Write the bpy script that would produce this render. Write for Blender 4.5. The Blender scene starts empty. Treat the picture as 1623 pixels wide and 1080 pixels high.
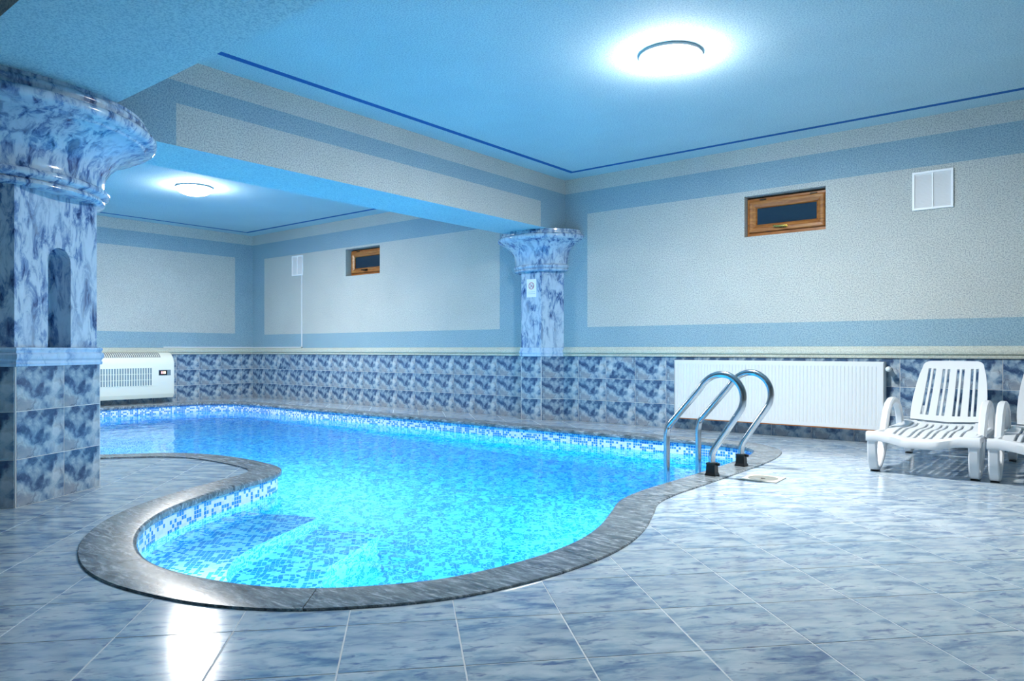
import bpy, bmesh, math, random
from mathutils import Vector, Matrix
from mathutils.geometry import delaunay_2d_cdt
random.seed(7)
SC = bpy.context.scene
COL = SC.collection
PI = math.pi

# ------------------------------------------------------------------ camera
HC = 0.824                      # camera height above the deck
YAW = 38.865
FPX, CXP, CYP = 1147.08, 811.5, 554.9
cam_d = bpy.data.cameras.new('camera'); cam = bpy.data.objects.new('camera', cam_d); COL.objects.link(cam)
cam_d.sensor_width = 36.0; cam_d.lens = FPX / 1623 * 36
cam_d.shift_y = (CYP - 540) / 1623
cam_d.clip_start = .02
cam.location = (0, 0, HC); cam.rotation_euler = (PI / 2, 0, math.radians(YAW))
SC.camera = cam
# ------------------------------------------------------------------ world, exposure
W = bpy.data.worlds.new('night'); SC.world = W; W.use_nodes = True
W.node_tree.nodes['Background'].inputs[0].default_value = (.02, .035, .06, 1)
W.node_tree.nodes['Background'].inputs[1].default_value = .3
SC.view_settings.view_transform = 'Standard'
SC.view_settings.look = 'None'
SC.view_settings.gamma = 1
SC.view_settings.use_curve_mapping = False
SC.view_settings.exposure = 0.72
LAMP_POWER = 185.0      # emission of the ceiling lamp domes
BULB_WATT = 64.0        # bulb hot spot of each ceiling lamp
POOL_POWER = 440.0      # emission of the underwater lamps
try:
    cy = SC.cycles
    cy.use_denoising = True
    cy.max_bounces = 9; cy.diffuse_bounces = 5; cy.glossy_bounces = 3; cy.transmission_bounces = 6
    cy.sample_clamp_indirect = 4.0
    cy.blur_glossy = .5
    cy.use_light_tree = True
except Exception:
    pass

# ------------------------------------------------------------------ helpers
def S(c):
    """sRGB 0-255 -> linear rgba"""
    return tuple(((v / 255) / 12.92 if v / 255 <= .04045 else ((v / 255 + .055) / 1.055) ** 2.4) for v in c) + (1,)

def tag(o, label=None, cat=None, group=None, kind=None):
    if label: o['label'] = label
    if cat: o['category'] = cat
    if group: o['group'] = group
    if kind: o['kind'] = kind
    return o

def empty(name, loc=(0, 0, 0), rz=0, parent=None):
    o = bpy.data.objects.new(name, None); COL.objects.link(o)
    o.location = loc; o.rotation_euler = (0, 0, rz); o.empty_display_size = .1
    if parent: o.parent = parent
    return o

class MB:
    """collects shapes for ONE mesh object"""
    def __init__(s): s.v = []; s.f = []; s.m = []; s.uv = {}
    def add(s, vs, fs, mi=0):
        n = len(s.v); s.v += [tuple(v) for v in vs]
        for f in fs: s.f.append([i + n for i in f]); s.m.append(mi)
    def box(s, a, b, mi=0):
        x0, y0, z0 = a; x1, y1, z1 = b
        s.add([(x0, y0, z0), (x1, y0, z0), (x1, y1, z0), (x0, y1, z0), (x0, y0, z1), (x1, y0, z1), (x1, y1, z1), (x0, y1, z1)],
              [(0, 3, 2, 1), (4, 5, 6, 7), (0, 1, 5, 4), (1, 2, 6, 5), (2, 3, 7, 6), (3, 0, 4, 7)], mi)
    def quad(s, a, b, c, d, mi=0): s.add([a, b, c, d], [(0, 1, 2, 3)], mi)
    def tube(s, pts, r, n=12, mi=0, cap=True):
        pts = [Vector(p) for p in pts]; rings = []
        t0 = (pts[1] - pts[0]).normalized()
        ref = Vector((0, 1, 0)) if abs(t0.y) < .9 else Vector((1, 0, 0))
        u = t0.cross(ref).normalized()
        for i, p in enumerate(pts):
            t = (pts[min(i + 1, len(pts) - 1)] - pts[max(i - 1, 0)]).normalized()
            u = (u - t * u.dot(t)).normalized(); w = t.cross(u)
            rr = r[i] if isinstance(r, (list, tuple)) else r
            rings.append([p + (u * math.cos(2 * PI * k / n) + w * math.sin(2 * PI * k / n)) * rr for k in range(n)])
        vs = [v for q in rings for v in q]; fs = []
        for i in range(len(pts) - 1):
            for k in range(n):
                fs.append((i * n + k, i * n + (k + 1) % n, (i + 1) * n + (k + 1) % n, (i + 1) * n + k))
        if cap: fs.append(tuple(range(n - 1, -1, -1))); fs.append(tuple((len(pts) - 1) * n + k for k in range(n)))
        s.add(vs, fs, mi)
    def lathe(s, prof, c, n=48, a0=0, a1=2 * PI, sy=1.0, mi=0, cap=False):
        full = abs(a1 - a0 - 2 * PI) < 1e-6; m = n if full else n + 1
        vs = []; fs = []
        for r, z in prof:
            for k in range(m):
                a = a0 + (a1 - a0) * k / n
                vs.append((c[0] + r * math.cos(a), c[1] + r * math.sin(a) * sy, c[2] + z))
        for i in range(len(prof) - 1):
            for k in range(n):
                k2 = (k + 1) % m
                fs.append((i * m + k, i * m + k2, (i + 1) * m + k2, (i + 1) * m + k))
        if cap:
            fs.append(tuple(range(m - 1, -1, -1))); fs.append(tuple((len(prof) - 1) * m + k for k in range(m)))
        s.add(vs, fs, mi)
    def prism(s, poly, z0, z1, mi=0, caps=True):
        n = len(poly)
        vs = [(p[0], p[1], z0) for p in poly] + [(p[0], p[1], z1) for p in poly]
        fs = [(i, (i + 1) % n, n + (i + 1) % n, n + i) for i in range(n)]
        if caps: fs += [tuple(range(n - 1, -1, -1)), tuple(range(n, 2 * n))]
        s.add(vs, fs, mi)
    def sweep(s, path, w, t, x=0, mi=0):
        """rectangular bar along a path in the local yz plane: w across x, t in the plane (number or list)"""
        P = [Vector((0, a, b)) for a, b in path]; vs = []; fs = []
        for i, p in enumerate(P):
            d = (P[min(i + 1, len(P) - 1)] - P[max(i - 1, 0)]).normalized(); nn = Vector((0, -d.z, d.y))
            tt = t[i] if isinstance(t, (list, tuple)) else t
            c = .22
            for dx, q in ((-.5, .5 - c), (-.5 + c * tt / w, .5), (.5 - c * tt / w, .5), (.5, .5 - c), (.5, c - .5), (.5 - c * tt / w, -.5), (-.5 + c * tt / w, -.5), (-.5, c - .5)):
                vs.append(p + nn * q * tt + Vector((x + dx * w, 0, 0)))
        for i in range(len(P) - 1):
            for k in range(8): fs.append((i * 8 + k, i * 8 + (k + 1) % 8, i * 8 + 8 + (k + 1) % 8, i * 8 + 8 + k))
        fs += [tuple(range(7, -1, -1)), tuple((len(P) - 1) * 8 + k for k in range(8))]
        s.add(vs, fs, mi)
    def build(s, name, mat, parent=None, smooth=0, bevel=0, seg=2, loc=None, uv=None, fix=True):
        me = bpy.data.meshes.new(name); me.from_pydata(s.v, [], s.f)
        mats = mat if isinstance(mat, (list, tuple)) else [mat]
        for m in mats: me.materials.append(m)
        for p, mi in zip(me.polygons, s.m): p.material_index = mi
        if fix:
            bm = bmesh.new(); bm.from_mesh(me)
            bmesh.ops.recalc_face_normals(bm, faces=bm.faces); bm.to_mesh(me); bm.free()
        if uv:
            lay = me.uv_layers.new(name='UVMap')
            for p in me.polygons:
                for li in p.loop_indices:
                    lay.data[li].uv = uv(me.vertices[me.loops[li].vertex_index].co, p)
        if smooth:
            for p in me.polygons: p.use_smooth = True
            try: me.set_sharp_from_angle(angle=math.radians(smooth))
            except Exception: pass
        o = bpy.data.objects.new(name, me); COL.objects.link(o)
        if parent: o.parent = parent
        if loc: o.location = loc
        if bevel:
            b = o.modifiers.new('bevel', 'BEVEL'); b.width = bevel; b.segments = seg; b.limit_method = 'ANGLE'; b.angle_limit = math.radians(40)
        return o

def link(me, name, parent, loc, rz=0):
    o = bpy.data.objects.new(name, me); COL.objects.link(o); o.parent = parent; o.location = loc; o.rotation_euler = (0, 0, rz)
    return o

def inside(p, poly):
    x, y = p[0], p[1]; c = False; j = len(poly) - 1
    for i in range(len(poly)):
        xi, yi = poly[i]; xj, yj = poly[j]
        if (yi > y) != (yj > y) and x < (xj - xi) * (y - yi) / (yj - yi) + xi: c = not c
        j = i
    return c

def cdt(loops, test, opened=()):
    """triangulate closed loops (and open polylines), keep triangles whose centre passes test"""
    vs = []; es = []
    for lp in loops:
        n = len(vs); vs += [Vector((p[0], p[1])) for p in lp]; es += [(n + i, n + (i + 1) % len(lp)) for i in range(len(lp))]
    for pl in opened:
        n = len(vs); vs += [Vector((p[0], p[1])) for p in pl]; es += [(n + i, n + i + 1) for i in range(len(pl) - 1)]
    V, E_, F, *_ = delaunay_2d_cdt(vs, es, [], 0, 1e-6)
    out = []
    for f in F:
        c = (sum(V[i].x for i in f) / 3, sum(V[i].y for i in f) / 3)
        a = (V[f[1]] - V[f[0]]).cross(V[f[2]] - V[f[0]])
        if abs(a) > 1e-9 and test(c): out.append(tuple(f) if a > 0 else tuple(reversed(f)))
    used = sorted({i for f in out for i in f}); mp = {u: k for k, u in enumerate(used)}
    return [(V[u].x, V[u].y) for u in used], [tuple(mp[i] for i in f) for f in out]

def slab(mb, V, F, z0, z1, fn=None, mi=0, bottom=True):
    """solid from a triangulated region; fn maps (x,y,z) to 3D"""
    fn = fn or (lambda x, y, z: (x, y, z)); n = len(V)
    vs = [fn(x, y, z1) for x, y in V] + [fn(x, y, z0) for x, y in V]
    cnt = {}
    for f in F:
        for i in range(3): cnt[(f[i], f[(i + 1) % 3])] = 1
    fs = list(F)
    if bottom: fs += [tuple(n + i for i in reversed(f)) for f in F]
    fs += [(b, a, n + a, n + b) for (a, b) in cnt if (b, a) not in cnt]
    mb.add(vs, fs, mi)

# ------------------------------------------------------------------ materials
class NT:
    def __init__(s, name):
        s.m = bpy.data.materials.new(name); s.m.use_nodes = True; s.t = s.m.node_tree; s.b = s.t.nodes['Principled BSDF']
    def n(s, typ, **kw):
        nd = s.t.nodes.new(typ)
        for k, v in kw.items():
            if k.startswith('i_'):
                key = k[2:]; key = int(key) if key.isdigit() else key.replace('_', ' ')
                nd.inputs[key].default_value = v
            else: setattr(nd, k, v)
        return nd
    def l(s, a, b): s.t.links.new(a, b)
    def ramp(s, src, stops, interp='LINEAR'):
        r = s.n('ShaderNodeValToRGB'); r.color_ramp.interpolation = interp; el = r.color_ramp.elements
        el[0].position, el[0].color = stops[0]; el[1].position, el[1].color = stops[-1]
        for p, c in stops[1:-1]: e = el.new(p); e.color = c
        s.l(src, r.inputs[0]); return r.outputs[0]
    def math(s, op, a, b=None, c=None):
        nd = s.n('ShaderNodeMath', operation=op)
        for i, x in enumerate((a, b, c)):
            if x is None: continue
            if isinstance(x, (int, float)): nd.inputs[i].default_value = x
            else: s.l(x, nd.inputs[i])
        return nd.outputs[0]
    def mix(s, f, a, b, mode='MIX'):
        nd = s.n('ShaderNodeMix', data_type='RGBA', blend_type=mode)
        for i, x in ((0, f), (6, a), (7, b)):
            if isinstance(x, (int, float, tuple)): nd.inputs[i].default_value = x
            else: s.l(x, nd.inputs[i])
        return nd.outputs[2]
    def obj(s, scale=(1, 1, 1), rot=(0, 0, 0), jitter=0, kind='Object'):
        tc = s.n('ShaderNodeTexCoord'); mp = s.n('ShaderNodeMapping'); mp.inputs['Scale'].default_value = scale
        mp.inputs['Rotation'].default_value = rot; s.l(tc.outputs[kind], mp.inputs[0])
        if jitter:
            oi = s.n('ShaderNodeObjectInfo'); q = s.math('MULTIPLY', oi.outputs['Random'], jitter)
            cb = s.n('ShaderNodeCombineXYZ'); s.l(q, cb.inputs[0]); s.l(q, cb.inputs[1]); s.l(q, cb.inputs[2]); s.l(cb.outputs[0], mp.inputs['Location'])
        return mp.outputs[0]
    def noise(s, vec, scale, detail=4, rough=.55, dist=0, out=0):
        nd = s.n('ShaderNodeTexNoise', i_Scale=scale, i_Detail=detail, i_Roughness=rough, i_Distortion=dist); s.l(vec, nd.inputs['Vector']); return nd.outputs[out]
    def base(s, col, rough=.5, spec=.5, metal=0, coat=0):
        if isinstance(col, tuple): s.b.inputs['Base Color'].default_value = col
        else: s.l(col, s.b.inputs['Base Color'])
        s.b.inputs['Roughness'].default_value = rough; s.b.inputs['Metallic'].default_value = metal
        s.b.inputs['Specular IOR Level'].default_value = spec; s.b.inputs['Coat Weight'].default_value = coat; s.b.inputs['Coat Roughness'].default_value = .05
        return s.m
    def bump(s, h, strength=.2, dist=.01):
        b = s.n('ShaderNodeBump', i_Strength=strength, i_Distance=dist); s.l(h, b.inputs['Height']); s.l(b.outputs[0], s.b.inputs['Normal'])

def plain(name, col, rough=.5, metal=0, spec=.5, coat=0):
    return NT(name).base(S(col), rough, spec, metal, coat)

def plaster(name, col, dark, amt=.75, rough=.85):
    t = NT(name); v = t.obj()
    g = t.noise(v, 105, 2, .7)
    f = t.ramp(g, [(.40, (1, 1, 1, 1)), (.55, (0, 0, 0, 1))])
    cloud = t.noise(v, 1.3, 4, .6)
    c = t.mix(t.math('MULTIPLY', f, amt), S(col), S(dark))
    c = t.mix(t.ramp(cloud, [(.35, (.0, .0, .0, 1)), (.75, (.16, .16, .16, 1))]), c, S(tuple(int(x * .82) for x in dark)))
    t.base(c, rough, .25); t.bump(g, .25, .004); return t.m

M = {}
M['pale'] = plaster('pale_grit_plaster', (202, 206, 200), (132, 142, 148))
M['band'] = plaster('blue_band_plaster', (154, 181, 192), (92, 127, 150))
M['ceil'] = plaster('blue_ceiling_plaster', (198, 220, 224), (142, 180, 196), .8)
M['stripe'] = plaster('dark_blue_stripe', (44, 104, 172), (22, 72, 140), .6)

def wall_tile():
    t = NT('cloudy_blue_wall_tile'); v = t.obj((1, 1, 1))
    v2 = t.mix(.06, v, t.noise(v, 14, 3, .55, 0, 1))
    n1 = t.noise(v2, 11.5, 5, .55, .15)
    c = t.ramp(n1, [(.30, S((42, 62, 90))), (.40, S((70, 98, 132))), (.47, S((116, 143, 168))), (.56, S((154, 175, 192))), (.7, S((190, 202, 210)))])
    n2 = t.noise(v2, 7.5, 4, .55, .2)
    c = t.mix(t.ramp(n2, [(.54, (0, 0, 0, 1)), (.64, (.7, .7, .7, 1))]), c, S((116, 124, 138)))
    n3 = t.noise(v2, 9.5, 5, .6, .3)
    c = t.mix(t.ramp(n3, [(.33, (.85, .85, .85, 1)), (.43, (0, 0, 0, 1))]), c, S((44, 60, 100)))
    vo = t.n('ShaderNodeTexVoronoi', feature='DISTANCE_TO_EDGE', i_Scale=9.0); t.l(v2, vo.inputs['Vector'])
    ed = t.ramp(vo.outputs['Distance'], [(0, (.55, .55, .55, 1)), (.05, (0, 0, 0, 1))])
    ed2 = t.math('MULTIPLY', ed, t.ramp(t.noise(v2, 5, 2), [(.48, (0, 0, 0, 1)), (.6, (1, 1, 1, 1))]))
    c = t.mix(ed2, c, S((44, 52, 84)))
    return t.base(c, .12, .5)
M['wtile'] = wall_tile()

def floor_tile():
    t = NT('streaky_blue_floor_tile')
    tc = t.n('ShaderNodeTexCoord'); oi = t.n('ShaderNodeObjectInfo')
    off = t.math('MULTIPLY', t.math('FLOOR', t.math('MULTIPLY', oi.outputs['Random'], 5)), 3.7)
    cb = t.n('ShaderNodeCombineXYZ'); t.l(off, cb.inputs[2])
    add = t.n('ShaderNodeVectorMath', operation='ADD'); t.l(tc.outputs['Object'], add.inputs[0]); t.l(cb.outputs[0], add.inputs[1])
    mp = t.n('ShaderNodeMapping'); mp.inputs['Rotation'].default_value = (0, 0, math.radians(16)); mp.inputs['Scale'].default_value = (.62, 1.75, 1); t.l(add.outputs[0], mp.inputs[0])
    v = mp.outputs[0]
    v2 = t.mix(.05, v, t.noise(v, 9, 3, .6, 0, 1))
    n1 = t.noise(v2, 10, 6, .6, .1)
    c = t.ramp(n1, [(.32, S((102, 128, 162))), (.42, S((146, 170, 190))), (.52, S((182, 198, 208))), (.68, S((208, 217, 221)))])
    n3 = t.noise(v2, 21, 5, .62, .25)
    c = t.mix(t.ramp(n3, [(.54, (0, 0, 0, 1)), (.68, (.85, .85, .85, 1))]), c, S((84, 104, 150)))
    vo = t.n('ShaderNodeTexVoronoi', feature='DISTANCE_TO_EDGE', i_Scale=8.0); t.l(v2, vo.inputs['Vector'])
    ed = t.ramp(vo.outputs['Distance'], [(0, (.4, .4, .4, 1)), (.06, (0, 0, 0, 1))])
    ed2 = t.math('MULTIPLY', ed, t.ramp(t.noise(v2, 7, 2), [(.46, (0, 0, 0, 1)), (.6, (1, 1, 1, 1))]))
    c = t.mix(ed2, c, S((98, 118, 160)))
    n4 = t.noise(v2, 3, 3)
    c = t.mix(t.ramp(n4, [(.5, (0, 0, 0, 1)), (.7, (.4, .4, .4, 1))]), c, S((160, 172, 188)))
    t.base(c, .13, .5)
    t.bump(t.noise(tc.outputs['Object'], 330, 3), .05, .0012)
    return t.m
M['ftile'] = floor_tile()
M['grout'] = plain('pale_grout', (212, 216, 218), .7)
M['grout_dark'] = plain('grey_grout', (120, 124, 132), .8)

def marble(name, base, mid, dark, rot, sc=1.0, thr=.5, cover=.45):
    t = NT(name); v = t.obj((1, 1, .38), rot)
    v2 = t.mix(.08, v, t.noise(v, 4.0 * sc, 4, .6, 0, 1))
    n1 = t.noise(v2, 12 * sc, 8, .68, .6)
    c = t.ramp(n1, [(thr - .17, S(dark)), (thr - .08, S(mid)), (thr + .01, S(base)), (thr + .25, S(tuple(min(255, x + 18) for x in base)))])
    n2 = t.noise(v2, 4.2 * sc, 3, .5, .3)
    c = t.mix(t.ramp(n2, [(.46, (0, 0, 0, 1)), (.66, (cover,) * 3 + (1,))]), c, S(tuple(min(255, x + 8) for x in base)))
    t.base(c, .16, .5); t.bump(n1, .05, .003); return t.m
M['marble'] = marble('blue_veined_marble', (180, 200, 216), (108, 138, 180), (40, 62, 108), (math.radians(30), math.radians(38), .3), 1.5, .53, .62)
M['marble_trim'] = marble('pale_blue_marble_trim', (176, 202, 226), (124, 160, 204), (60, 92, 150), (0, math.radians(80), 0), 1.3, .46)

def coping():
    t = NT('grey_streaked_coping_stone'); v = t.obj((.5, 1.9, 1), (0, 0, math.radians(-32)), 9)
    v2 = t.mix(.04, v, t.noise(v, 6, 4, .6, 0, 1))
    n1 = t.noise(v2, 24, 9, .75, .5)
    c = t.ramp(n1, [(.32, S((30, 36, 42))), (.44, S((78, 88, 96))), (.53, S((118, 128, 136))), (.64, S((190, 196, 200)))])
    n2 = t.noise(v2, 5, 4, .6)
    c = t.mix(t.ramp(n2, [(.42, (0, 0, 0, 1)), (.62, (.4, .4, .4, 1))]), c, S((132, 140, 144)))
    t.base(c, .24, .35); t.bump(n1, .10, .003); return t.m
M['coping'] = coping()

def mosaic():
    t = NT('blue_white_glass_mosaic'); tc = t.n('ShaderNodeTexCoord')
    sc = t.n('ShaderNodeVectorMath', operation='SCALE'); sc.inputs['Scale'].default_value = 1 / .0235; t.l(tc.outputs['UV'], sc.inputs[0])
    fl = t.n('ShaderNodeVectorMath', operation='FLOOR'); t.l(sc.outputs[0], fl.inputs[0])
    fr = t.n('ShaderNodeVectorMath', operation='FRACTION'); t.l(sc.outputs[0], fr.inputs[0])
    wn = t.n('ShaderNodeTexWhiteNoise', noise_dimensions='2D'); t.l(fl.outputs[0], wn.inputs['Vector'])
    lo = t.noise(fl.outputs[0], .37, 2, .5)
    val = t.math('ADD', t.math('MULTIPLY', wn.outputs['Value'], .42), lo)
    blue = t.math('GREATER_THAN', val, .685)
    wn2 = t.n('ShaderNodeTexWhiteNoise', noise_dimensions='3D'); sh = t.n('ShaderNodeVectorMath', operation='ADD'); sh.inputs[1].default_value = (17.3, 5.1, 3.7)
    t.l(fl.outputs[0], sh.inputs[0]); t.l(sh.outputs[0], wn2.inputs['Vector'])
    bc = t.ramp(wn2.outputs['Value'], [(0, S((36, 126, 204))), (1, S((72, 158, 224)))])
    wc = t.ramp(wn2.outputs['Value'], [(0, S((214, 224, 236))), (1, S((236, 241, 246)))])
    c = t.mix(blue, wc, bc)
    sx = t.n('ShaderNodeSeparateXYZ'); t.l(fr.outputs[0], sx.inputs[0])
    e = t.math('MAXIMUM', t.math('ABSOLUTE', t.math('SUBTRACT', sx.outputs[0], .5)), t.math('ABSOLUTE', t.math('SUBTRACT', sx.outputs[1], .5)))
    g = t.math('GREATER_THAN', e, .435)
    c = t.mix(g, c, S((226, 232, 238)))
    return t.base(c, .2, .5)
M['mosaic'] = mosaic()

def water():
    t = NT('pool_water'); t.t.nodes.remove(t.b); out = t.t.nodes['Material Output']
    gl = t.n('ShaderNodeBsdfGlass', i_IOR=1.33, i_Roughness=0.0); gl.inputs['Color'].default_value = (1, 1, 1, 1)
    v = t.obj((1, 1, 1)); h = t.math('ADD', t.noise(v, 3.2, 2, .5, .4), t.math('MULTIPLY', t.noise(v, 9, 2, .5, .3), .3))
    b = t.n('ShaderNodeBump', i_Strength=.35, i_Distance=.022); t.l(h, b.inputs['Height']); t.l(b.outputs[0], gl.inputs['Normal'])
    t.l(gl.outputs[0], out.inputs['Surface'])
    va = t.n('ShaderNodeVolumeAbsorption', i_Density=.85); va.inputs['Color'].default_value = (.0, .885, 1.0, 1); t.l(va.outputs[0], out.inputs['Volume'])
    return t.m
M['water'] = water()

def emis(name, col, st):
    t = NT(name); t.base((.8, .8, .8, 1), .4); t.b.inputs['Emission Color'].default_value = col; t.b.inputs['Emission Strength'].default_value = st; return t.m
M['dome'] = emis('lit_opal_glass', (1.0, .975, .93, 1), LAMP_POWER * .58)
M['poollamp'] = emis('lit_pool_lens', (.85, 1.0, .90, 1), POOL_POWER)
M['white_paint'] = plain('white_enamel', (218, 222, 224), .3)
M['plastic'] = plain('white_resin', (218, 222, 226), .32)
M['ac'] = plain('ivory_plastic', (232, 234, 222), .4)
M['vent_white'] = plain('white_vent_plastic', (244, 246, 248), .4)
M['slot'] = plain('grey_slot', (120, 140, 150), .6)
M['dark'] = plain('dark_rubber', (26, 28, 32), .5)
M['black'] = plain('black_plastic', (14, 15, 18), .35)
M['brass'] = plain('brass', (200, 172, 96), .25, 1)
M['chrome_dark'] = plain('dark_metal', (60, 56, 50), .4, 1)
M['rust'] = plain('rusty_edge', (150, 92, 36), .8)
M['red'] = plain('sign_red', (170, 40, 70), .5)
M['paper'] = plain('sign_white', (240, 247, 250), .4)
M['ink'] = plain('sign_ink', (40, 50, 80), .5)
M['faint'] = plain('sign_faint_ink', (186, 208, 226), .5)
M['led'] = emis('led_amber', (1.0, .55, .06, 1), .9)
M['ledred'] = emis('led_red', (1.0, .06, .04, 1), .8)
M['trimw'] = plaster('pale_moulding', (200, 205, 194), (150, 158, 154), .6, .6)
M['drain'] = plain('ivory_drain', (226, 222, 206), .4)
M['drain_lid'] = plain('grey_drain_lid', (132, 134, 128), .5)
def steel():
    t = NT('polished_steel'); t.base(S((196, 200, 204)), .16, .5, 1); return t.m
M['steel'] = steel()
def wood():
    t = NT('stained_pine'); v = t.obj((1.5, 8, 12)); n = t.noise(v, 5, 5, .6, .8)
    t.base(t.ramp(n, [(.3, S((112, 66, 26))), (.5, S((158, 100, 46))), (.72, S((182, 124, 66)))]), .35, .5); return t.m
M['wood'] = wood()
M['wood_raw'] = plain('raw_timber', (200, 176, 128), .7)
def pane():
    t = NT('dark_window_glass'); t.base(S((30, 46, 64)), .04, .5); return t.m
M['pane'] = pane()

# ------------------------------------------------------------------ room dimensions
XL, XR, YB, YF, ZC = -11.456, 3.4, 7.0, -3.2, 2.81
BX0, BX1, ZB = -5.488, -4.838, 2.206          # beam from the column to the end wall
BY0, BY1 = 1.004, 1.765                        # beam over the column, along the room
TOPT = .752                                    # top of the wall tiling
ROW = TOPT / 3
TW = .3703

# ------------------------------------------------------------------ pool outline
CTRL = [(-10.87, 4.6), (-10.87, 5.3), (-10.78, 5.75), (-10.5, 6.02), (-10.1, 6.1), (-9, 6.1), (-7.5, 6.1), (-6, 6.1), (-4.5, 6.1), (-3.2, 6.1),
        (-2.68, 6.1), (-2.39, 6.06), (-2.19, 5.88), (-2.1, 5.55), (-2.07, 5.2), (-2.06, 4.6), (-2.06, 4.1), (-2.06, 3.75), (-2.02, 3.45), (-1.91, 3.17),
        (-1.8, 2.88), (-1.735, 2.6), (-1.725, 2.33), (-1.76, 2.08), (-1.83, 1.85), (-1.95, 1.665), (-2.12, 1.49), (-2.3, 1.39), (-2.5, 1.33), (-2.71, 1.3),
        (-2.9, 1.31), (-3.12, 1.37), (-3.33, 1.47), (-3.54, 1.62), (-3.73, 1.82), (-3.93, 2.14), (-4.06, 2.42), (-4.17, 2.66), (-4.28, 2.82), (-4.42, 2.91),
        (-4.6, 2.955), (-5.02, 2.98), (-5.42, 2.93), (-5.69, 2.8), (-5.91, 2.57), (-6.08, 2.35), (-6.35, 1.95), (-6.75, 1.6), (-7.4, 1.4), (-8.4, 1.35),
        (-9.4, 1.45), (-10.2, 1.85), (-10.65, 2.5), (-10.83, 3.3)]
def spline(P, step=.045):
    out = []; n = len(P)
    for i in range(n):
        a, b, c, d = (Vector(P[(i + k - 1) % n]) for k in range(4))
        # centripetal knots
        t0 = 0; t1 = t0 + (b - a).length ** .5; t2 = t1 + (c - b).length ** .5; t3 = t2 + (d - c).length ** .5
        m = max(2, int((c - b).length / step))
        for k in range(m):
            t = t1 + (t2 - t1) * k / m
            A1 = a * ((t1 - t) / (t1 - t0)) + b * ((t - t0) / (t1 - t0)); A2 = b * ((t2 - t) / (t2 - t1)) + c * ((t - t1) / (t2 - t1)); A3 = c * ((t3 - t) / (t3 - t2)) + d * ((t - t2) / (t3 - t2))
            B1 = A1 * ((t2 - t) / (t2 - t0)) + A2 * ((t - t0) / (t2 - t0)); B2 = A2 * ((t3 - t) / (t3 - t1)) + A3 * ((t - t1) / (t3 - t1))
            out.append(B1 * ((t2 - t) / (t2 - t1)) + B2 * ((t - t1) / (t2 - t1)))
    return out
CUR = spline(CTRL)
NC = len(CUR)
NRM = []                                        # outward (towards the deck)
for i in range(NC):
    d = (CUR[(i + 2) % NC] - CUR[i - 2]).normalized(); NRM.append(Vector((-d.y, d.x)))
if inside(CUR[0] + NRM[0] * .05, [tuple(p) for p in CUR]): NRM = [-q for q in NRM]
def offset(o): return [tuple(CUR[i] + NRM[i] * o) for i in range(NC)]
POOL = offset(.02)                              # basin wall face, a little behind the coping nose
CUT = offset(.17)                               # where the deck tiling stops (under the coping edge)
ARC = [0]
for i in range(NC): ARC.append(ARC[-1] + (CUR[(i + 1) % NC] - CUR[i]).length)
CW = .212
WZ = -.13                                       # water level
PZ = -1.25                                      # pool floor

# column (regular hexagon on plan)
CC = Vector((-4.985, 1.31))
def hexa(s, c=CC): return [(c.x + s * math.cos(k * PI / 3), c.y + s * math.sin(k * PI / 3)) for k in range(6)]

# ------------------------------------------------------------------ floor and its tiles
mb = MB()
bound = [(XL - .02, YF), (XR, YF), (XR, YB + .02), (XL - .02, YB + .02)]
V, F = cdt([bound, CUT], lambda c: not inside(c, CUT))
slab(mb, V, F, -.06, -.0012)
floor = tag(mb.build('floor', M['grout'], None), kind='structure')
E1 = Vector((.2204, .2376)); E1 *= .3262 / E1.length
E2 = Vector((-.2239, .2397)); E2 = Vector((-E1.y, E1.x))
O0 = Vector((-1.2802, 1.3926))
AX = math.atan2(E1.y, E1.x)
TH = .3262; G = .0019
HX = hexa(.60)
def proj(p, z=0):
    a = math.radians(YAW); d = -math.sin(a) * p[0] + math.cos(a) * p[1]; r = math.cos(a) * p[0] + math.sin(a) * p[1]
    if d < .3: return None
    return CXP + FPX * r / d, CYP - FPX * (z - HC) / d, d
def tile_mesh(w, h, t, c=.0015):
    """flat tile centred at the origin, lying in xy, chamfered top edge"""
    m = MB(); a, b = w / 2, h / 2
    vs = [(-a, -b, -t), (a, -b, -t), (a, b, -t), (-a, b, -t), (-a, -b, -c), (a, -b, -c), (a, b, -c), (-a, b, -c), (c - a, c - b, 0), (a - c, c - b, 0), (a - c, b - c, 0), (c - a, b - c, 0)]
    fs = [(8, 9, 10, 11)] + [(i, (i + 1) % 4, 4 + (i + 1) % 4, 4 + i) for i in range(4)] + [(4 + i, 4 + (i + 1) % 4, 8 + (i + 1) % 4, 8 + i) for i in range(4)]
    m.add(vs, fs); return m
fm = tile_mesh(TH - 2 * G, TH - 2 * G, .006)
proto = fm.build('floor_tile', M['ftile'], floor); ft_me = proto.data; bpy.data.objects.remove(proto)
cands = []
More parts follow.
